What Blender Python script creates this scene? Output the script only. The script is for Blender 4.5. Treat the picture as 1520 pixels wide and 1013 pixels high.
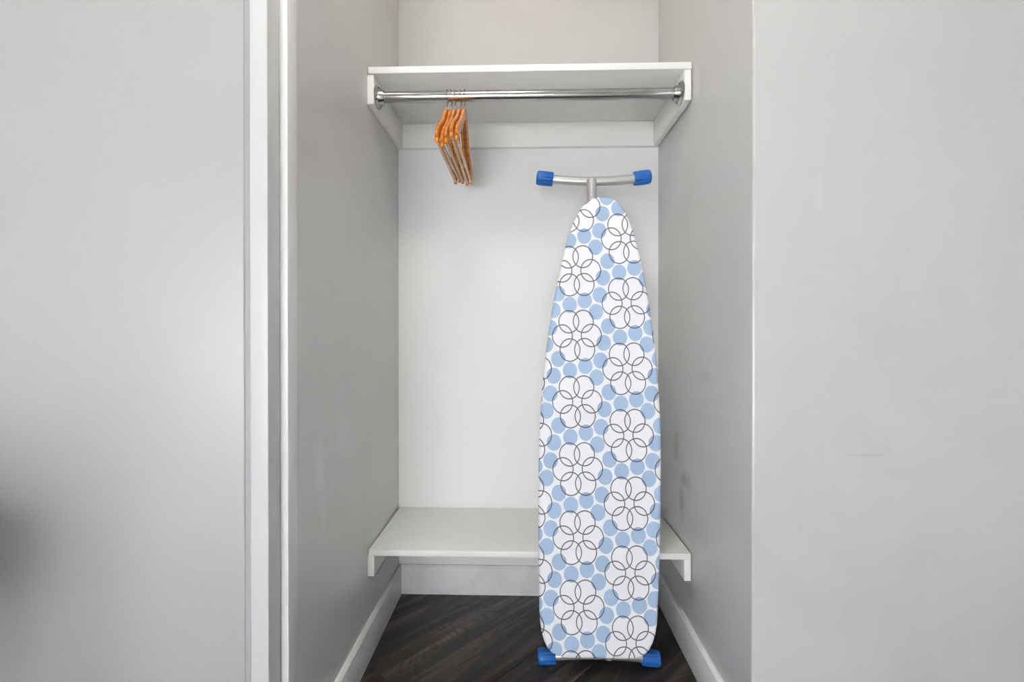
import bpy, bmesh, math, random
from mathutils import Vector, Matrix

for o in list(bpy.data.objects):
    bpy.data.objects.remove(o)
scn = bpy.context.scene
COL = scn.collection
R = math.radians
random.seed(7)

# ------------------------------------------------------------------ camera
HC = 0.9369
cam = bpy.data.cameras.new('camera')
cam.sensor_width = 36.0
cam.lens = 675.0 / 1520.0 * 36.0
cam.shift_y = -4.7 / 1520.0
cam.clip_start = 0.02
camo = bpy.data.objects.new('camera', cam)
COL.objects.link(camo)
camo.location = (0, 0, HC)
camo.rotation_euler = (math.pi / 2 - 0.0044, 0, 0.0264)
scn.camera = camo

# ------------------------------------------------------------------ world, light, exposure
world = bpy.data.worlds.new('world')
scn.world = world
world.use_nodes = True
world.node_tree.nodes['Background'].inputs[0].default_value = (0.75, 0.85, 1.0, 1)
world.node_tree.nodes['Background'].inputs[1].default_value = 1.0

WIN_X, WIN_Z, WIN_W, WIN_H, WIN_Y = -0.62, 0.62, 1.50, 1.14, -2.20


def area(name, loc, rot, sx, sy, power, col, shape='RECTANGLE'):
    l = bpy.data.lights.new(name, 'AREA')
    l.shape = shape
    l.size = sx
    l.size_y = sy
    l.energy = power
    l.color = col
    o = bpy.data.objects.new(name, l)
    COL.objects.link(o)
    o.location = loc
    o.rotation_euler = rot
    return o


# daylight entering through the window of the room behind the camera
area('window_daylight', (WIN_X, WIN_Y - 0.16, WIN_Z), (R(90), 0, 0), WIN_W, WIN_H, 84, (0.97, 0.985, 1.0))

scn.view_settings.view_transform = 'Standard'
scn.view_settings.look = 'None'
scn.view_settings.gamma = 1.0
scn.view_settings.use_curve_mapping = False
scn.view_settings.exposure = 0.17


# ------------------------------------------------------------------ materials
def s2l(r, g, b):
    def f(c):
        c /= 255.0
        return c / 12.92 if c <= 0.04045 else ((c + 0.055) / 1.055) ** 2.4
    return (f(r), f(g), f(b), 1)


class NT:
    def __init__(self, name):
        self.m = bpy.data.materials.new(name)
        self.m.use_nodes = True
        self.t = self.m.node_tree
        self.b = self.t.nodes['Principled BSDF']

    def n(self, kind, **kw):
        nd = self.t.nodes.new(kind)
        for k, v in kw.items():
            setattr(nd, k, v)
        return nd

    def l(self, a, b):
        self.t.links.new(a, b)

    def math(self, op, a, b=None, c=None, clamp=False):
        nd = self.n('ShaderNodeMath', operation=op, use_clamp=clamp)
        for i, v in enumerate((a, b, c)):
            if v is None:
                continue
            if isinstance(v, (int, float)):
                nd.inputs[i].default_value = v
            else:
                self.l(v, nd.inputs[i])
        return nd.outputs[0]

    def mix(self, fac, a, b):
        nd = self.n('ShaderNodeMix', data_type='RGBA')
        for sock, v in ((nd.inputs[0], fac), (nd.inputs[6], a), (nd.inputs[7], b)):
            if isinstance(v, (int, float)):
                sock.default_value = v
            elif isinstance(v, tuple):
                sock.default_value = v
            else:
                self.l(v, sock)
        return nd.outputs[2]

    def coords(self, scale=(1, 1, 1), kind='Object', loc=(0, 0, 0)):
        tc = self.n('ShaderNodeTexCoord')
        mp = self.n('ShaderNodeMapping')
        mp.inputs['Scale'].default_value = scale
        mp.inputs['Location'].default_value = loc
        self.l(tc.outputs[kind], mp.inputs['Vector'])
        return mp.outputs[0]

    def noise(self, vec, scale, detail=4, rough=0.5, dist=0.0):
        nd = self.n('ShaderNodeTexNoise')
        self.l(vec, nd.inputs['Vector'])
        nd.inputs['Scale'].default_value = scale
        nd.inputs['Detail'].default_value = detail
        nd.inputs['Roughness'].default_value = rough
        nd.inputs['Distortion'].default_value = dist
        return nd.outputs[0]

    def ramp(self, fac, stops):
        nd = self.n('ShaderNodeValToRGB')
        e = nd.color_ramp.elements
        while len(e) < len(stops):
            e.new(0.5)
        for i, (p, c) in enumerate(stops):
            e[i].position = p
            e[i].color = c
        self.l(fac, nd.inputs[0])
        return nd.outputs[0]

    def bump(self, h, strength, dist=0.001):
        nd = self.n('ShaderNodeBump')
        nd.inputs['Strength'].default_value = strength
        nd.inputs['Distance'].default_value = dist
        self.l(h, nd.inputs['Height'])
        self.l(nd.outputs[0], self.b.inputs['Normal'])

    def set(self, col=None, rough=None, metal=None, spec=None):
        if col is not None:
            if isinstance(col, tuple):
                self.b.inputs['Base Color'].default_value = col
            else:
                self.l(col, self.b.inputs['Base Color'])
        if rough is not None:
            if isinstance(rough, (int, float)):
                self.b.inputs['Roughness'].default_value = rough
            else:
                self.l(rough, self.b.inputs['Roughness'])
        if metal is not None:
            self.b.inputs['Metallic'].default_value = metal
        if spec is not None:
            self.b.inputs['Specular IOR Level'].default_value = spec


def paint(name, col, rough=0.5, peel=0.25, smudge=0.05, smudge_scale=2.2, spec=0.4, scuffs=()):
    k = NT(name)
    v = k.coords()
    a = k.noise(v, smudge_scale, 5, 0.6, 0.6)
    dark = tuple(c * (1 - smudge * 2.2) for c in col[:3]) + (1,)
    c = k.ramp(a, [(0.30, dark), (0.52, col)])
    # scuff marks: (centre, radii, colour, strength), broken up by noise
    for cen, rad, sc, st in scuffs:
        mp = k.n('ShaderNodeMapping')
        mp.inputs['Location'].default_value = tuple(-cen[i] / rad[i] for i in range(3))
        mp.inputs['Scale'].default_value = tuple(1.0 / rad[i] for i in range(3))
        k.l(v, mp.inputs['Vector'])
        ln = k.n('ShaderNodeVectorMath', operation='LENGTH')
        k.l(mp.outputs[0], ln.inputs[0])
        wob = k.math('MULTIPLY_ADD', k.noise(v, 28, 4, 0.6, 0.5), 1.6, -0.8)
        fall = k.math('SUBTRACT', 1.0, k.math('ADD', ln.outputs['Value'], wob), clamp=True)
        c = k.mix(k.math('MULTIPLY', fall, st), c, sc)
    k.set(c, rough, 0, spec)
    h = k.noise(v, 260, 2, 0.5)
    k.bump(h, peel, 0.0006)
    return k.m


M = {}
WALL = (0.585, 0.583, 0.577, 1)
M['wall'] = paint('grey_wall_paint', WALL, 0.29, 0.16, 0.03, spec=0.62)
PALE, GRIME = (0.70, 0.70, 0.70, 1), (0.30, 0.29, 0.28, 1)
M['wall_matte'] = paint('matte_wall_paint', (0.52, 0.51, 0.495, 1), 0.75, 0.16, 0.02, spec=0.25)
M['wall_l'] = paint('grey_wall_paint_rubbed', WALL, 0.29, 0.16, 0.03, spec=0.62, scuffs=(
    ((-.457, 1.13, .700), (.1, .05, .06), PALE, 0.5), ((-.457, 1.005, .640), (.1, .03, .10), PALE, 0.5), ((-.457, 1.02, .54), (.1, .02, .12), PALE, 0.35)))
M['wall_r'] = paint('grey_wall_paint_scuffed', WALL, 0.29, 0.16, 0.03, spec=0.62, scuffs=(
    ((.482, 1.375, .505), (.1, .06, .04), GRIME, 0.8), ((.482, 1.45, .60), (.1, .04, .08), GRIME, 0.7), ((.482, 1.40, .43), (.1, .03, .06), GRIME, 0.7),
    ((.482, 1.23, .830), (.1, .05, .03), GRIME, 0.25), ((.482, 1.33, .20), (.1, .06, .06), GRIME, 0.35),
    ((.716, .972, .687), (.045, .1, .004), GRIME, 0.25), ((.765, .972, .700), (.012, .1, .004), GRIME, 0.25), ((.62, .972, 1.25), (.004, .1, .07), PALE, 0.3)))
M['wall_white'] = paint('back_lower_white', (0.86, 0.86, 0.855, 1), 0.45, 0.12, 0.01)
M['room'] = paint('white_room_paint', (0.85, 0.85, 0.845, 1), 0.6, 0.1, 0.01)
M['ceiling'] = paint('ceiling_paint', (0.82, 0.82, 0.81, 1), 0.8, 0.3, 0.0)
M['melamine'] = paint('white_melamine', (0.87, 0.865, 0.845, 1), 0.38, 0.03, 0.01)
M['trim'] = paint('white_trim_paint', (0.62, 0.62, 0.625, 1), 0.32, 0.04, 0.01)
M['jamb'] = paint('white_jamb_paint', (0.86, 0.86, 0.86, 1), 0.3, 0.03, 0.01)
M['base'] = paint('baseboard_paint', (0.86, 0.86, 0.865, 1), 0.35, 0.05, 0.05, 9.0)
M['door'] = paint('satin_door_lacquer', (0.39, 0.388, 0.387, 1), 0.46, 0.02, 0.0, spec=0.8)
M['raw_edge'] = paint('raw_board_edge', s2l(150, 120, 85), 0.8, 0.3, 0.2, 60)


def simple(name, col, rough, metal=0.0, spec=0.5, noise=0.08, nscale=40):
    k = NT(name)
    v = k.coords()
    a = k.noise(v, nscale, 3, 0.5)
    c = k.mix(a, tuple(x * (1 - noise) for x in col[:3]) + (1,), tuple(min(1, x * (1 + noise)) for x in col[:3]) + (1,))
    k.set(c, rough, metal, spec)
    return k.m


M['chrome'] = simple('polished_chrome', (0.46, 0.46, 0.455, 1), 0.16, 1.0, noise=0.03)
M['steel_wire'] = simple('hook_wire_steel', (0.34, 0.33, 0.31, 1), 0.30, 1.0, noise=0.03)
M['tube'] = simple('silver_powder_coat', (0.62, 0.61, 0.60, 1), 0.34, 0.75, noise=0.04, nscale=300)
M['gasket'] = simple('grey_door_gasket', (0.34, 0.34, 0.35, 1), 0.5, 0, 0.4, 0.03)
M['pan'] = simple('grey_metal_pan', (0.5, 0.5, 0.5, 1), 0.45, 0.6, noise=0.05)
M['blue'] = simple('blue_plastic', s2l(28, 94, 172), 0.40, 0, 0.35, noise=0.08, nscale=30)
M['black'] = simple('dark_plastic', (0.02, 0.02, 0.02, 1), 0.5)
M['wframe'] = simple('window_frame_white', (0.78, 0.78, 0.77, 1), 0.4)


def emis(name, col, s):
    k = NT(name)
    k.b.inputs['Emission Color'].default_value = col
    k.b.inputs['Emission Strength'].default_value = s
    k.set(col, 0.4)
    return k.m


M['lamp'] = emis('warm_lamp_diffuser', (1.0, 0.82, 0.62, 1), 3.0)


def glass():
    k = NT('window_glass')
    k.set((1, 1, 1, 1), 0.0)
    k.b.inputs['Transmission Weight'].default_value = 1.0
    k.b.inputs['IOR'].default_value = 1.01
    return k.m


M['glass'] = glass()


def lacquered_wood(name, dark, mid, light):
    k = NT(name)
    v = k.coords((6, 60, 60))
    a = k.noise(v, 3.0, 5, 0.55, 0.4)
    c = k.ramp(a, [(0.25, dark), (0.5, mid), (0.78, light)])
    k.set(c, 0.26, 0, 0.55)
    return k.m


M['hanger'] = lacquered_wood('honey_lacquered_wood', s2l(150, 78, 18), s2l(205, 122, 36), s2l(232, 158, 66))
M['hanger_bar'] = lacquered_wood('pale_bar_wood', s2l(176, 128, 84), s2l(204, 164, 124), s2l(222, 190, 156))


def floor_wood():
    k = NT('dark_oak_plank')
    tc = k.n('ShaderNodeTexCoord')
    oi = k.n('ShaderNodeObjectInfo')
    off = k.n('ShaderNodeCombineXYZ')
    k.l(k.math('MULTIPLY', oi.outputs['Random'], 37.0), off.inputs[0])
    k.l(k.math('MULTIPLY', oi.outputs['Random'], 11.0), off.inputs[1])
    add = k.n('ShaderNodeVectorMath', operation='ADD')
    k.l(tc.outputs['Object'], add.inputs[0])
    k.l(off.outputs[0], add.inputs[1])

    def mapped(sx, sy):
        mp = k.n('ShaderNodeMapping')
        mp.inputs['Scale'].default_value = (sx, sy, 1)
        k.l(add.outputs[0], mp.inputs['Vector'])
        return mp.outputs[0]
    broad = k.noise(mapped(1.3, 16), 1.6, 3, 0.5, 0.3)
    fine = k.noise(mapped(5, 190), 1.4, 4, 0.6, 0.2)
    # cathedral grain: contour lines of a slow stretched field
    field = k.noise(mapped(2.0, 9), 1.0, 1.5, 0.4, 0.5)
    rings = k.math('SINE', k.math('MULTIPLY', field, 150.0))
    rings = k.math('MULTIPLY_ADD', rings, 0.5, 0.5)
    rings = k.math('POWER', rings, 4.0)
    c1 = k.ramp(broad, [(0.30, (0.010, 0.0082, 0.0070, 1)), (0.48, (0.030, 0.0250, 0.0220, 1)), (0.68, (0.110, 0.088, 0.074, 1))])
    darkline = k.math('MULTIPLY', rings, k.math('MULTIPLY_ADD', fine, 1.1, -0.15, clamp=True))
    c2 = k.mix(k.math('MULTIPLY', darkline, 1.25, clamp=True), c1, (0.0065, 0.0055, 0.005, 1))
    tone = k.math('MULTIPLY_ADD', oi.outputs['Random'], 0.7, 0.65)
    sc = k.n('ShaderNodeVectorMath', operation='SCALE')
    k.l(c2, sc.inputs[0])
    k.l(tone, sc.inputs['Scale'])
    k.set(sc.outputs[0], k.math('MULTIPLY_ADD', fine, 0.2, 0.33), 0, 0.45)
    k.bump(k.math('ADD', fine, k.math('MULTIPLY', rings, -0.35)), 0.25, 0.0006)
    return k.m


M['dark_wood'] = simple('dark_stained_wood', (0.03, 0.022, 0.017, 1), 0.45, noise=0.3, nscale=8)
M['floor'] = floor_wood()
M['subfloor'] = simple('dark_joint', (0.006, 0.005, 0.005, 1), 0.8)


def print_fabric():
    """Printed cotton: flowers of six interlocked rings on a sheared lattice with six blue dots a cell."""
    k = NT('ring_flower_print_cotton')
    tc = k.n('ShaderNodeTexCoord')
    sep = k.n('ShaderNodeSeparateXYZ')
    # slight hand-stretched waver of the cloth
    k.l(tc.outputs['Object'], sep.inputs[0])
    X, Z = sep.outputs[0], sep.outputs[2]
    BX, BZ, AZ = 0.1425, 0.0938, 0.1876
    FX, FZ = -0.0610, 0.7482

    def cell(ox, oz, rw, rh):
        vx = k.math('SUBTRACT', X, FX + ox)
        vz = k.math('SUBTRACT', Z, FZ + oz)
        s = k.math('DIVIDE', vx, BX)
        t = k.math('DIVIDE', k.math('SUBTRACT', vz, k.math('MULTIPLY', s, BZ)), AZ)
        fs = k.math('SUBTRACT', s, k.math('ROUND', s))
        ft = k.math('SUBTRACT', t, k.math('ROUND', t))
        rx = k.math('MULTIPLY', fs, BX / rw)
        rz = k.math('ADD', k.math('MULTIPLY', fs, BZ / rh), k.math('MULTIPLY', ft, AZ / rh))
        return k.math('SQRT', k.math('ADD', k.math('MULTIPLY', rx, rx), k.math('MULTIPLY', rz, rz)))

    def below(d, edge, soft):
        nd = k.n('ShaderNodeMapRange', clamp=True)
        k.l(d, nd.inputs[0])
        nd.inputs[1].default_value = edge - soft
        nd.inputs[2].default_value = edge + soft
        nd.inputs[3].default_value = 1.0
        nd.inputs[4].default_value = 0.0
        return nd.outputs[0]
    rings = [(-.0222, .0400), (.0189, .0411), (-.0411, -.0008), (.0414, .0007), (-.0194, -.0411), (.0221, -.0400)]
    dots = [(-.0530, -.0665), (-.0197, -.0988), (.0239, -.0864), (.0668, -.0705), (.0555, -.1190), (.0765, -.0205)]
    line = inside = None
    for (x, z) in rings:
        d = cell(x, z, 0.0284, 0.0320)
        ln = below(k.math('ABSOLUTE', k.math('SUBTRACT', d, 1.0)), 0.049, 0.016)
        ins = below(d, 1.0, 0.01)
        line = ln if line is None else k.math('MAXIMUM', line, ln)
        inside = ins if inside is None else k.math('MAXIMUM', inside, ins)
    dot = None
    for (x, z) in dots:
        dd = below(cell(x, z, 0.0205, 0.0228), 1.0, 0.03)
        dot = dd if dot is None else k.math('MAXIMUM', dot, dd)
    ground = k.mix(inside, s2l(244, 246, 251), s2l(246, 246, 250))
    dotc = k.mix(inside, s2l(162, 184, 212), s2l(154, 172, 204))
    c = k.mix(dot, ground, dotc)
    c = k.mix(k.math('MULTIPLY', line, 0.92), c, s2l(52, 48, 58))
    k.set(c, 0.85, 0, 0.2)
    wv = k.noise(k.coords((900, 900, 900)), 1.0, 2, 0.5)
    k.bump(wv, 0.25, 0.0005)
    return k.m


M['print'] = print_fabric()


# ------------------------------------------------------------------ mesh helpers
def link(name, me, mat=None, parent=None):
    o = bpy.data.objects.new(name, me)
    COL.objects.link(o)
    if mat is not None:
        me.materials.append(mat)
    if parent is not None:
        o.parent = parent
    return o


def finish(bm, name, mat, parent=None, smooth=False, angle=None):
    bmesh.ops.recalc_face_normals(bm, faces=bm.faces[:])
    me = bpy.data.meshes.new(name)
    for f in bm.faces:
        f.smooth = smooth
    if smooth and angle is not None:
        for e in bm.edges:
            if len(e.link_faces) == 2 and e.calc_face_angle(0) > R(angle):
                e.smooth = False
    bm.to_mesh(me)
    bm.free()
    return link(name, me, mat, parent)


def box_into(bm, a, b, bevel=0.0, seg=2):
    n0 = set(bm.verts)
    r = bmesh.ops.create_cube(bm, size=1.0)
    for v in r['verts']:
        v.co = Vector(((a[i] + b[i]) / 2 + v.co[i] * (b[i] - a[i]) for i in range(3)))
    if bevel > 0:
        es = list({e for v in r['verts'] for e in v.link_edges})
        bmesh.ops.bevel(bm, geom=es, offset=bevel, segments=seg, affect='EDGES', profile=0.5)


def box(name, a, b, mat, parent=None, bevel=0.0, seg=2):
    bm = bmesh.new()
    box_into(bm, a, b, bevel, seg)
    return finish(bm, name, mat, parent, smooth=bevel > 0, angle=50)


def prism(name, prof, axis, a, b, mat, parent=None, bevel=0.0, smooth=False):
    """extrude a 2-D profile along an axis; profile holds the two other coordinates in xyz order"""
    bm = bmesh.new()

    def P(q, t):
        return {'x': (t, q[0], q[1]), 'y': (q[0], t, q[1]), 'z': (q[0], q[1], t)}[axis]
    v0 = [bm.verts.new(P(q, a)) for q in prof]
    v1 = [bm.verts.new(P(q, b)) for q in prof]
    n = len(prof)
    bm.faces.new(v0)
    bm.faces.new(v1[::-1])
    for i in range(n):
        bm.faces.new((v0[i], v1[i], v1[(i + 1) % n], v0[(i + 1) % n]))
    if bevel:
        bmesh.ops.bevel(bm, geom=bm.edges[:], offset=bevel, segments=2, affect='EDGES', profile=0.5)
    return finish(bm, name, mat, parent, smooth=smooth or bevel > 0, angle=35)


def sweep(bm, pts, radii, seg=14, flat=1.0, caps=True):
    """tube along pts; radius (ra, rb) may vary"""
    pts = [Vector(p) for p in pts]
    rings = []
    up = None
    for i, p in enumerate(pts):
        t = (pts[min(i + 1, len(pts) - 1)] - pts[max(i - 1, 0)]).normalized()
        if up is None:
            up = Vector((0, 0, 1)) if abs(t.z) < 0.9 else Vector((0, 1, 0))
        side = t.cross(up).normalized()
        up = side.cross(t).normalized()
        r = radii[i] if isinstance(radii, (list, tuple)) else radii
        ra, rb = r if isinstance(r, (list, tuple)) else (r, r)
        rings.append([bm.verts.new(p + side * math.cos(2 * math.pi * j / seg) * ra + up * math.sin(2 * math.pi * j / seg) * rb) for j in range(seg)])
    for a, b in zip(rings, rings[1:]):
        for j in range(seg):
            bm.faces.new((a[j], a[(j + 1) % seg], b[(j + 1) % seg], b[j]))
    if caps:
        bm.faces.new(rings[0][::-1])
        bm.faces.new(rings[-1])


def tube(name, pts, radii, mat, parent=None, seg=18):
    bm = bmesh.new()
    sweep(bm, pts, radii, seg)
    return finish(bm, name, mat, parent, smooth=True, angle=50)


def empty(name, loc, rot=(0, 0, 0)):
    o = bpy.data.objects.new(name, None)
    COL.objects.link(o)
    o.empty_display_size = 0.05
    o.location = loc
    o.rotation_euler = rot
    return o


def tag(o, label=None, cat=None, group=None, kind=None):
    if label:
        o['label'] = label
    if cat:
        o['category'] = cat
    if group:
        o['group'] = group
    if kind:
        o['kind'] = kind
    return o


def struct(o, label, cat):
    return tag(o, label, cat, kind='structure')


# ------------------------------------------------------------------ the place: dimensions
XL, XR, D = -0.457, 0.482, 1.6475          # closet side walls and back wall
YS = 1.314                                  # front of both shelves
YR = 0.972                                  # front of the right return wall
YJ0, YJ1 = 0.8676, 0.904                    # jamb trim on the left
ZT = 1.700                                  # underside of the upper shelf
ZL = 0.3115                                 # top of the lower shelf
H = 2.60
RX0, RX1, RY0 = -2.0, 2.0, -2.20            # the room around the camera

# ------------------------------------------------------------------ structure
wb = struct(box('wall_back', (XL - 0.1, D + 0.003, 0), (XR + 0.1, D + 0.1, H), M['wall_matte']), 'back wall of the closet, white below the upper shelf', 'wall')
box('back_lower_sheet', (XL, D, 0), (XR, D + 0.003, ZT + 0.004), M['wall_white'], wb)  # added thin sheet that makes the back wall whiter below the shelf
struct(box('wall_left', (XL - 0.1, YJ1, 0), (XL, D, H), M['wall_l']), 'grey painted left side wall inside the closet', 'wall')
prism_r = [(XR, D), (XR, YR + 0.004), (XR + 0.0012, YR + 0.0012), (XR + 0.004, YR), (RX1, YR), (RX1, YR + 0.12), (XR + 0.12, YR + 0.12), (XR + 0.12, D)]
struct(prism('wall_right', prism_r, 'z', 0, H, M['wall_r']), 'grey wall right of the closet, turning the corner into its right side', 'wall')
struct(box('wall_front', (RX0, YJ0 + 0.004, 0), (XL - 0.024, YJ0 + 0.12, H), M['wall']), 'room wall hidden behind the white door', 'wall')
struct(box('wall_left_room', (RX0 - 0.1, RY0, 0), (RX0, YJ0 + 0.12, H), M['room']), 'left wall of the room out of view', 'wall')
struct(box('wall_right_room', (RX1, RY0, 0), (RX1 + 0.1, YR + 0.12, H), M['room']), 'right wall of the room out of view', 'wall')
struct(box('ceiling', (RX0, RY0, H), (RX1, D, H + 0.1), M['ceiling']), 'plain white ceiling out of view', 'ceiling')
# room wall with the window, built round the opening
bm = bmesh.new()
wx0, wx1, wz0, wz1 = WIN_X - WIN_W / 2, WIN_X + WIN_W / 2, WIN_Z - WIN_H / 2, WIN_Z + WIN_H / 2
box_into(bm, (RX0, RY0 - 0.12, 0), (wx0, RY0, H))
box_into(bm, (wx1, RY0 - 0.12, 0), (RX1, RY0, H))
box_into(bm, (wx0, RY0 - 0.12, 0), (wx1, RY0, wz0))
box_into(bm, (wx0, RY0 - 0.12, wz1), (wx1, RY0, H))
struct(finish(bm, 'wall_window', M['room']), 'room wall with the window behind the viewer', 'wall')
win = struct(empty('window_1', (WIN_X, RY0 - 0.06, wz0)), 'white framed window behind the viewer', 'window')
t = 0.05
for nm, a, b in (('frame_rail', (-WIN_W / 2, -.03, 0), (WIN_W / 2, .03, t)), ('frame_rail', (-WIN_W / 2, -.03, WIN_H - t), (WIN_W / 2, .03, WIN_H)),
                 ('frame_stile', (-WIN_W / 2, -.03, t), (-WIN_W / 2 + t, .03, WIN_H - t)), ('frame_stile', (WIN_W / 2 - t, -.03, t), (WIN_W / 2, .03, WIN_H - t)),
                 ('mullion', (-.02, -.025, t), (.02, .025, WIN_H - t))):
    box(nm, a, b, M['wframe'], win, 0.003)
for sx in (-1, 1):
    xa, xb = sorted((sx * .02, sx * (WIN_W / 2 - t)))
    box('pane', (xa, -.003, t), (xb, .003, WIN_H - t), M['glass'], win)

# baseboards, a flat board with a small eased top, slightly thicker at the foot
def bb_profile(sign, x0):
    return [(x0, 0), (x0 + sign * .0135, 0), (x0 + sign * .0120, .0955), (x0 + sign * .0065, .1035), (x0, .104)]


struct(prism('baseboard_left', bb_profile(1, XL), 'y', YJ1 + 0.001, D, M['base'], bevel=0.0006), 'grey white baseboard along the left closet wall', 'baseboard')
struct(prism('baseboard_right', bb_profile(-1, XR), 'y', YR + 0.004, D, M['base'], bevel=0.0006), 'grey white baseboard along the right closet wall', 'baseboard')
struct(prism('baseboard_back', bb_profile(-1, D), 'x', XL + .0105, XR - .0105, M['base'], bevel=0.0006), 'white baseboard under the lower shelf at the back', 'baseboard')
struct(prism('baseboard_front', bb_profile(-1, YR), 'x', XR, RX1, M['base'], bevel=0.0006), 'baseboard of the right room wall below the view', 'baseboard')

# jamb trim on the left edge of the opening
struct(box('trim_1', (XL - 0.024, YJ0, 0), (XL + 0.0006, YJ1 + .001, H), M['jamb'], bevel=0.0012), 'narrow white jamb strip between the door and the closet wall', 'trim')

# the white door left of the closet
DF = 0.8235
DXR = -0.4705
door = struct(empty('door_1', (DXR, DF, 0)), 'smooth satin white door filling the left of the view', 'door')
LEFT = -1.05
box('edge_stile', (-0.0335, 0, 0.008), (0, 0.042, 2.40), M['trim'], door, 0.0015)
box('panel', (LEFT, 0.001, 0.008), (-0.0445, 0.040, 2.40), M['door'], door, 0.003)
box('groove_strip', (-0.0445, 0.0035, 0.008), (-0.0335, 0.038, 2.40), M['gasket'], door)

# ------------------------------------------------------------------ floor of diagonal planks
floor = box('floor', (RX0, RY0, -0.06), (RX1, D, -0.0085), M['subfloor'])
struct(floor, 'dark brown wood floor of planks laid diagonally', 'floor')


def clip(poly, axis, val, keep_less):
    out = []
    for i in range(len(poly)):
        p, q = poly[i], poly[(i + 1) % len(poly)]
        ip = (p[axis] <= val) == keep_less or p[axis] == val
        iq = (q[axis] <= val) == keep_less or q[axis] == val
        if ip:
            out.append(p)
        if ip != iq:
            tt = (val - p[axis]) / (q[axis] - p[axis])
            out.append(tuple(p[k] + tt * (q[k] - p[k]) for k in range(2)))
    return out


ANG = R(46)
ca, sa = math.cos(ANG), math.sin(ANG)
PW, PL, GAP = 0.148, 1.22, 0.0006


def rot(p):
    return (p[0] * ca - p[1] * sa, p[0] * sa + p[1] * ca)


for row in range(-22, 23):
    off = (row * 0.437) % PL
    for kx in range(-4, 5):
        x0 = kx * PL + off
        y0 = row * PW + 0.02
        rect = [(x0 + GAP, y0 + GAP), (x0 + PL - GAP, y0 + GAP), (x0 + PL - GAP, y0 + PW - GAP), (x0 + GAP, y0 + PW - GAP)]
        for zone in ((RX0, RX1, RY0, 0.82), (XL, XR, 0.82, D)):
            poly = [rot(p) for p in rect]
            for ax, val, less in ((0, zone[0], False), (0, zone[1], True), (1, zone[2], False), (1, zone[3], True)):
                if poly:
                    poly = clip(poly, ax, val, less)
            if len(poly) < 3:
                continue
            area2 = abs(sum(poly[i][0] * poly[(i + 1) % len(poly)][1] - poly[(i + 1) % len(poly)][0] * poly[i][1] for i in range(len(poly))))
            if area2 < 0.001:
                continue
            loc = [(p[0] * ca + p[1] * sa - x0, -p[0] * sa + p[1] * ca - y0) for p in poly]
            bm = bmesh.new()
            top = [bm.verts.new((p[0], p[1], 0)) for p in loc]
            bot = [bm.verts.new((p[0], p[1], -0.008)) for p in loc]
            n = len(loc)
            bm.faces.new(top)
            bm.faces.new(bot[::-1])
            for i in range(n):
                bm.faces.new((top[i], bot[i], bot[(i + 1) % n], top[(i + 1) % n]))
            pk = finish(bm, 'plank', M['floor'], floor)
            pk.location = rot((x0, y0)) + (0,)
            pk.rotation_euler = (0, 0, ANG)

# ------------------------------------------------------------------ shelves
TH = 0.0195


def cleat(parent, x0, x1, y0, y1, z0, z1, raw=False):
    c = box('cleat', (x0, y0, z0), (x1, y1, z1), M['melamine'], parent, 0.0008)
    if raw:
        box('raw_edge', (x0 + .001, y0 + .0008, z0 - 0.0022), (x1 - .001, y1 - .001, z0 + 0.0004), M['raw_edge'], c)
    return c


CT = 0.019
up = tag(empty('closet_shelf', ((XL + XR) / 2, D, ZT)), 'upper white closet shelf on cleats, above the chrome rod and hangers', 'shelf', 'white closet shelves')
inv = -up.location
def U(p):
    return tuple(p[i] - up.location[i] for i in range(3))
bm_args = dict(bevel=0.0009)
box('shelf_board', U((XL + .0035, YS, ZT)), U((XR - .0035, D, ZT + TH)), M['melamine'], up, 0.0009)
def cl(p0, p1):
    return box('cleat', U(p0), U(p1), M['melamine'], up, 0.0009)
cl((XL, YS + .004, ZT - .087), (XL + CT, D, ZT))
cl((XR - CT - .003, YS + .004, ZT - .087), (XR - .003, D, ZT))
cl((XL + CT, D - CT, ZT - .087), (XR - CT - .003, D, ZT))

lo = tag(empty('closet_shelf', ((XL + XR) / 2, D, ZL - TH)), 'lower white closet shelf near the floor, behind the ironing board', 'shelf', 'white closet shelves')
def V(p):
    return tuple(p[i] - lo.location[i] for i in range(3))
TL = 0.0175
box('shelf_board', V((XL + .0035, YS, ZL - TL)), V((XR - .0035, D, ZL)), M['melamine'], lo, 0.0009)
for a, b in (((XL, YS + .002, ZL - TL - .062), (XL + CT, D, ZL - TL)), ((XR - CT - .003, YS + .002, ZL - TL - .062), (XR - .003, D, ZL - TL)),
             ((XL + CT, D - CT, ZL - TL - .062), (XR - CT - .003, D, ZL - TL))):
    c = box('cleat', V(a), V(b), M['melamine'], lo, 0.0009)
    if b[0] - a[0] < 0.05:
        tag(box('raw_edge', V((a[0] + .001, a[1] + .0008, a[2] - .0025)), V((b[0] - .001, b[1] - .001, a[2])), M['raw_edge'], c), 'bare brown underside of the cleat')

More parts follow.
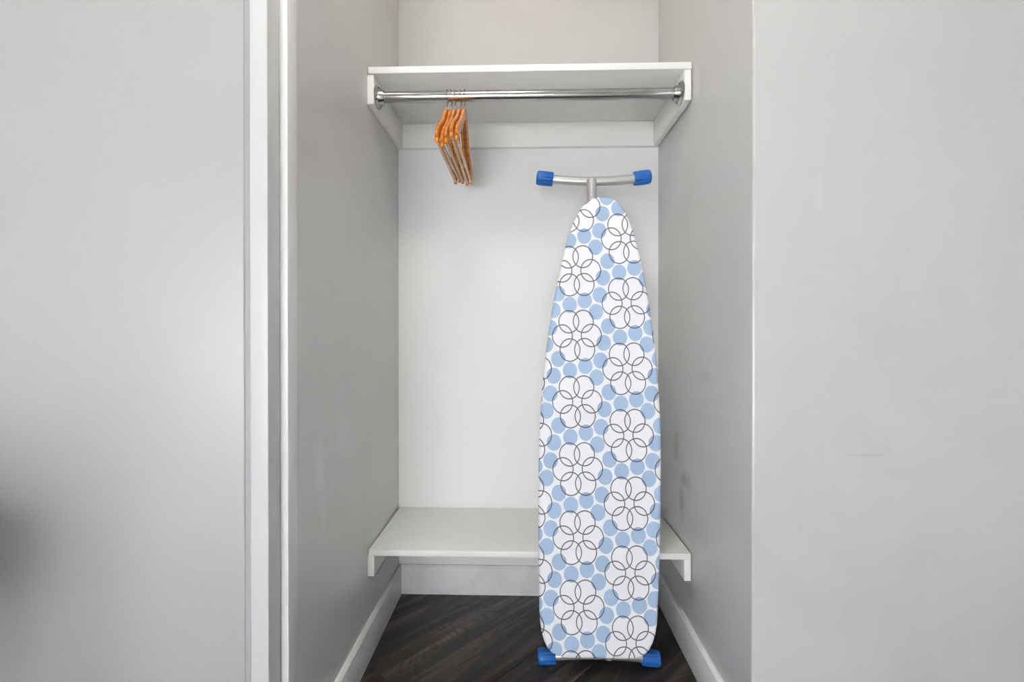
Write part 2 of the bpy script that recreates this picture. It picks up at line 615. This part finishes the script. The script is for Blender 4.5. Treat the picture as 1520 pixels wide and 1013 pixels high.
# ------------------------------------------------------------------ chrome rod
RY, RZ, RR = 1.3475, 1.6475, 0.0158
rod = tag(empty('closet_rod', ((XL + XR) / 2 - 0.0015, RY, RZ)), 'polished chrome closet rod with round end flanges under the upper shelf', 'closet rod')
hw = (XR - XL - 0.003) / 2 - CT
tube('tube', [(-hw + .004, 0, 0), (0, 0, 0), (hw - .004, 0, 0)], RR, M['chrome'], rod, 40)
for s in (-1, 1):
    prof = [(0.0005, .0325), (0.0025, .0330), (0.0040, .0315), (0.0052, .0255), (0.0080, .0225), (0.020, .0205), (0.0225, .0195), (0.0225, .0160)]
    bm = bmesh.new()
    prev = None
    N = 36
    for (d_, r_) in prof:
        ring = [bm.verts.new((s * (hw - d_), r_ * math.cos(2 * math.pi * j / N), r_ * math.sin(2 * math.pi * j / N))) for j in range(N)]
        if prev:
            for j in range(N):
                bm.faces.new((prev[j], prev[(j + 1) % N], ring[(j + 1) % N], ring[j]))
        else:
            bm.faces.new(ring)
        prev = ring
    bm.faces.new(prev)
    fl = finish(bm, 'flange', M['chrome'], rod, True, 35)
    for k_ in range(3):
        a = R(90 + 120 * k_)
        tube('screw', [(s * (hw - .0035), .0278 * math.cos(a), .0278 * math.sin(a)), (s * (hw - .0068), .0278 * math.cos(a), .0278 * math.sin(a))],
             0.0036, M['steel_wire'], fl, 12)

# ------------------------------------------------------------------ wooden hangers
def arm_path(s):
    pts = [(0.0, -0.016), (0.016, -0.021), (0.034, -0.034), (0.055, -0.053), (0.085, -0.078), (0.12, -0.101), (0.15, -0.119), (0.172, -0.136), (0.186, -0.153)]
    rad = [.0175, .0170, .0160, .0150, .0145, .0150, .0155, .0150, .0105]
    return [(0, s * u * 0.88, w) for u, w in pts], rad


def hanger_body():
    bm = bmesh.new()
    for s in (-1, 1):
        pts, rad = arm_path(s)
        sec = 12
        prev = None
        for i, p in enumerate(pts):
            a = Vector(pts[max(i - 1, 0)])
            b = Vector(pts[min(i + 1, len(pts) - 1)])
            t_ = (b - a).normalized()
            if i == 0:
                t_ = Vector((0, s, 0))
            nrm = Vector((1, 0, 0)).cross(t_).normalized()
            ring = []
            for j in range(sec):
                th = 2 * math.pi * j / sec
                c_, s_ = math.cos(th), math.sin(th)
                # rounded-rectangle section 11 mm thick
                ex = math.copysign(abs(c_) ** 0.6, c_) * 0.0052
                ez = math.copysign(abs(s_) ** 0.6, s_) * rad[i]
                ring.append(bm.verts.new(Vector(p) + Vector((1, 0, 0)) * ex + nrm * ez))
            if prev:
                for j in range(sec):
                    bm.faces.new((prev[j], prev[(j + 1) % sec], ring[(j + 1) % sec], ring[j]))
            prev = ring
        bm.faces.new(prev)
    bmesh.ops.remove_doubles(bm, verts=bm.verts[:], dist=0.0002)
    return bm


def make_hanger():
    h = empty('wooden_hanger', (0, 0, 0))
    finish(hanger_body(), 'body', M['hanger'], h, True, 60)
    tag(tube('trouser_bar', [(0, -.163, -.158), (0, 0, -.158), (0, .163, -.158)], 0.0050, M['hanger_bar'], h, 12), 'pale round trouser bar')
    for s in (-1, 1):
        tube('bar_socket', [(0, s * .157, -.146), (0, s * .1625, -.158), (0, s * .163, -.166)], [.0050, .0052, .0045], M['hanger'], h, 10)
    cz, cr = 0.039, RR + 0.0019
    pts = [(0, 0, -.004), (0, 0, .008), (0, .004, .0145)]
    for a in range(-62, 206, 12):
        pts.append((0, cr * math.cos(R(a)), cz + cr * math.sin(R(a))))
    tag(tube('hook', pts, 0.0018, M['steel_wire'], h, 8), 'thin steel wire hook')
    return h


def copy_tree(o, parent=None):
    c = o.copy()
    COL.objects.link(c)
    c.parent = parent
    for ch in list(o.children):
        copy_tree(ch, c)
    return c


HG = [  # x on the rod, swing in its own plane
    (-0.2275, 0.0, 'honey wooden hanger with wire hook, leftmost of the five on the rod'),
    (-0.2160, 3.0, 'honey wooden hanger with wire hook, second from the left on the rod'),
    (-0.2040, 0.5, 'honey wooden hanger with wire hook, middle one of the five on the rod'),
    (-0.1880, -3.0, 'honey wooden hanger with wire hook, second from the right on the rod'),
    (-0.1760, -1.0, 'honey wooden hanger with wire hook, rightmost of the five on the rod'),
]
proto = make_hanger()
for i, (x, yaw, lab) in enumerate(HG):
    h = proto if i == 0 else copy_tree(proto)
    h.location = (x, RY + 0.039 * math.sin(R(yaw)), RZ - 0.039 * math.cos(R(yaw)))
    h.rotation_euler = (R(yaw), 0, 0)
    tag(h, lab, 'hanger', 'wooden hangers on the chrome rod')

# ------------------------------------------------------------------ ironing board
LEAN = 3.77
ib = tag(empty('ironing_board', (0.2115, 1.2950, 0), (R(-LEAN), 0, 0)),
         'folded ironing board with blue ring flower print cover, leaning upright in the closet', 'ironing board')
# half widths along the board (height, half width); the cloth top sits a little askew on the legs
HWID = [(.0470, .060), (.0476, .092), (.0515, .112), (.0600, .1285), (.0730, .1405), (.0920, .1500), (.1150, .1570), (.1400, .1608), (.1800, .1640), (.2200, .1650), (.3000, .1680), (.3800, .1695),
        (.4600, .1710), (.5400, .1718), (.6200, .1718), (.7000, .1700), (.7800, .1660), (.8600, .1595), (.9400, .1500), (1.020, .1390), (1.100, .1250), (1.180, .1085),
        (1.240, .0920), (1.275, .0790), (1.300, .0670), (1.318, .0550), (1.332, .0400), (1.340, .0240), (1.3425, .008)]


def cx(z):
    return -0.0075 + (z - 0.055) * 0.0185


outline = [(cx(z) + w, z) for z, w in HWID] + [(cx(z) - w, z) for z, w in reversed(HWID)]


def inset_loop(loop, d):
    n = len(loop)
    res = []
    for i in range(n):
        p0, p1, p2 = Vector(loop[i - 1]), Vector(loop[i]), Vector(loop[(i + 1) % n])
        e1 = (p1 - p0).normalized()
        e2 = (p2 - p1).normalized()
        nn = Vector((-(e1.y + e2.y), e1.x + e2.x)).normalized()
        res.append(tuple(p1 + nn * d))
    return res


def slab(name, loops, mat, parent, smooth=True, angle=60):
    """loops: list of (outline, y) stacked front to back"""
    bm = bmesh.new()
    prev = None
    for lp, y in loops:
        ring = [bm.verts.new((p[0], y, p[1])) for p in lp]
        if prev is None:
            bm.faces.new(ring)
        else:
            n = len(ring)
            for j in range(n):
                bm.faces.new((prev[j], prev[(j + 1) % n], ring[(j + 1) % n], ring[j]))
        prev = ring
    bm.faces.new(prev)
    return finish(bm, name, mat, parent, smooth, angle)


YF = -0.0536
loops = []
for d_, y_ in ((.0140, 0), (.0105, .0002), (.0070, .0010), (.0040, .0026), (.0018, .0050), (.0004, .0085), (0, .0110), (.0005, .0165), (.0020, .0190), (.0060, .0200)):
    loops.append((inset_loop(outline, d_), YF + y_))
tag(slab('cover', loops, M['print'], ib), 'white cotton cover printed with blue dots and dark ring flowers')
slab('metal_pan', [(inset_loop(outline, .010), YF + .0200), (inset_loop(outline, .010), YF + .0225)], M['pan'], ib)
LY = -0.0170     # plane of the two folded legs
BY = 0.0          # plane of the foot bars


def cap(parent, x, z, s, tilt):
    """ribbed blue end cap, axis along x, closed end at s"""
    bm = bmesh.new()
    N = 48
    prof = [(-.0260, .0150, 0), (-.0260, .0192, .8), (-.0240, .0206, 1), (-.004, .0214, 1), (.004, .0215, .8), (.012, .0213, .25), (.0200, .0205, 0), (.0235, .0180, 0), (.0248, .0130, 0)]
    prev = None
    for (u, r, k_) in prof:
        ring = []
        for j in range(N):
            a = 2 * math.pi * j / N
            rr = r - k_ * 0.0026 * (0.5 - 0.5 * math.cos(12 * a)) ** 2
            ring.append(bm.verts.new((s * u, rr * math.cos(a), rr * math.sin(a))))
        if prev is None:
            bm.faces.new(ring)
        else:
            for j in range(N):
                bm.faces.new((prev[j], prev[(j + 1) % N], ring[(j + 1) % N], ring[j]))
        prev = ring
    bm.faces.new(prev)
    o = finish(bm, 'end_cap', M['blue'], parent, True, 60)
    o.location = (x, BY, z)
    o.rotation_euler = (0, tilt, 0)
    return tag(o, 'ribbed blue plastic end cap')


def bar(parent, xc, z_mid, sag, half=0.152):
    pts = []
    for i in range(17):
        u = -1 + i / 8
        pts.append((xc + u * half, BY, z_mid + sag * u * u))
    return tube('foot_bar', pts, 0.0134, M['tube'], parent, 22)


# upper foot: T bar above the nose, its stem runs down behind the board
tb = bar(ib, -0.0012, 1.4085, 0.0110)
for s in (-1, 1):
    cap(tb, -0.0012 + s * 0.1480, 1.4190, s, -s * R(7))
tube('leg', [(-.0090, LY, 1.406), (-.0090, LY, .70), (-.0090, LY, .16)], 0.0146, M['tube'], ib, 20)
# lower foot: arched bar on the floor, stem runs up beside the other one
bb = bar(ib, 0.0005, 0.0300, -0.0075)
for s in (-1, 1):
    cap(bb, 0.0005 + s * 0.1480, 0.0222, s, s * R(4))
tube('leg', [(.0260, LY, .031), (.0260, LY, .60), (.0260, LY, 1.12)], 0.0146, M['tube'], ib, 20)
tube('pivot_bolt', [(-.024, LY, .64), (.040, LY, .64)], 0.0045, M['steel_wire'], ib, 12)
box('leg_bracket', (-.06, YF + .0225, 1.10), (.07, YF + .0245, 1.135), M['pan'], ib, 0.0005)
box('leg_bracket', (-.06, YF + .0225, .17), (.07, YF + .0245, .205), M['pan'], ib, 0.0005)

# ------------------------------------------------------------------ lamps of the place
# warm downlight in the closet ceiling above the upper shelf
cl_ = tag(empty('closet_ceiling_light', (0.02, 1.32, H)), 'small round warm ceiling light inside the closet, above the view', 'ceiling light')
tube('housing', [(0, 0, 0), (0, 0, -.022)], 0.085, M['wframe'], cl_, 32)
tube('diffuser', [(0, 0, -.022), (0, 0, -.028)], 0.072, M['lamp'], cl_, 32)
lo_ = area('closet_lamp_glow', (0.02, 1.32, H - 0.032), (0, 0, 0), 0.14, 0.14, 0.42, (1.0, 0.58, 0.30), 'DISK')
# ceiling light of the room
rl = tag(empty('room_ceiling_light', (-0.15, 0.52, H)), 'round flush ceiling light of the room behind the viewer', 'ceiling light')
tube('housing', [(0, 0, 0), (0, 0, -.04)], 0.20, M['wframe'], rl, 36)
tube('diffuser', [(0, 0, -.04), (0, 0, -.06)], 0.18, M['lamp'], rl, 36)
area('room_lamp_glow', (-0.15, 0.52, H - 0.065), (0, 0, 0), 0.36, 0.36, 8.5, (1.0, 0.955, 0.90), 'DISK')

# made-up cabinet out of view, added to cast a soft shadow on the door
ns = tag(empty('door_shade_caster', (-1.105, 0.22, 0)), 'unseen dark cabinet added just left of the view to shade the white door', 'door_shade_caster')
box('body', (-.27, -.19, .45), (.27, .19, .66), M['dark_wood'], ns, 0.004)
box('drawer_front', (-.26, -.202, .465), (.26, -.19, .645), M['dark_wood'], ns, 0.003)
for sx in (-1, 1):
    for sy in (-1, 1):
        tube('leg', [(sx * .24, sy * .16, .45), (sx * .25, sy * .17, 0)], [.018, .012], M['dark_wood'], ns, 12)

# unseen pale sheet added behind the viewer, bounces light low into the closet
bounce_sheet = tag(empty('unseen_bounce_sheet', (-0.2, -1.12, 0)), 'unseen cream floor sheet added behind the viewer to bounce light', 'bounce_sheet')
M['bounce_sheet'] = paint('cream_bounce', (0.80, 0.78, 0.74, 1), 0.95, 1.0, 0.02, 40, 0.1)
box('bounce_face', (-1.5, -1.02, 0.0004), (1.5, 1.10, 0.010), M['bounce_sheet'], bounce_sheet, 0.003)
box('border', (-1.53, -1.05, 0.0004), (1.53, -1.02, 0.008), M['bounce_sheet'], bounce_sheet, 0.002)
box('border', (-1.53, 1.10, 0.0004), (1.53, 1.13, 0.008), M['bounce_sheet'], bounce_sheet, 0.002)
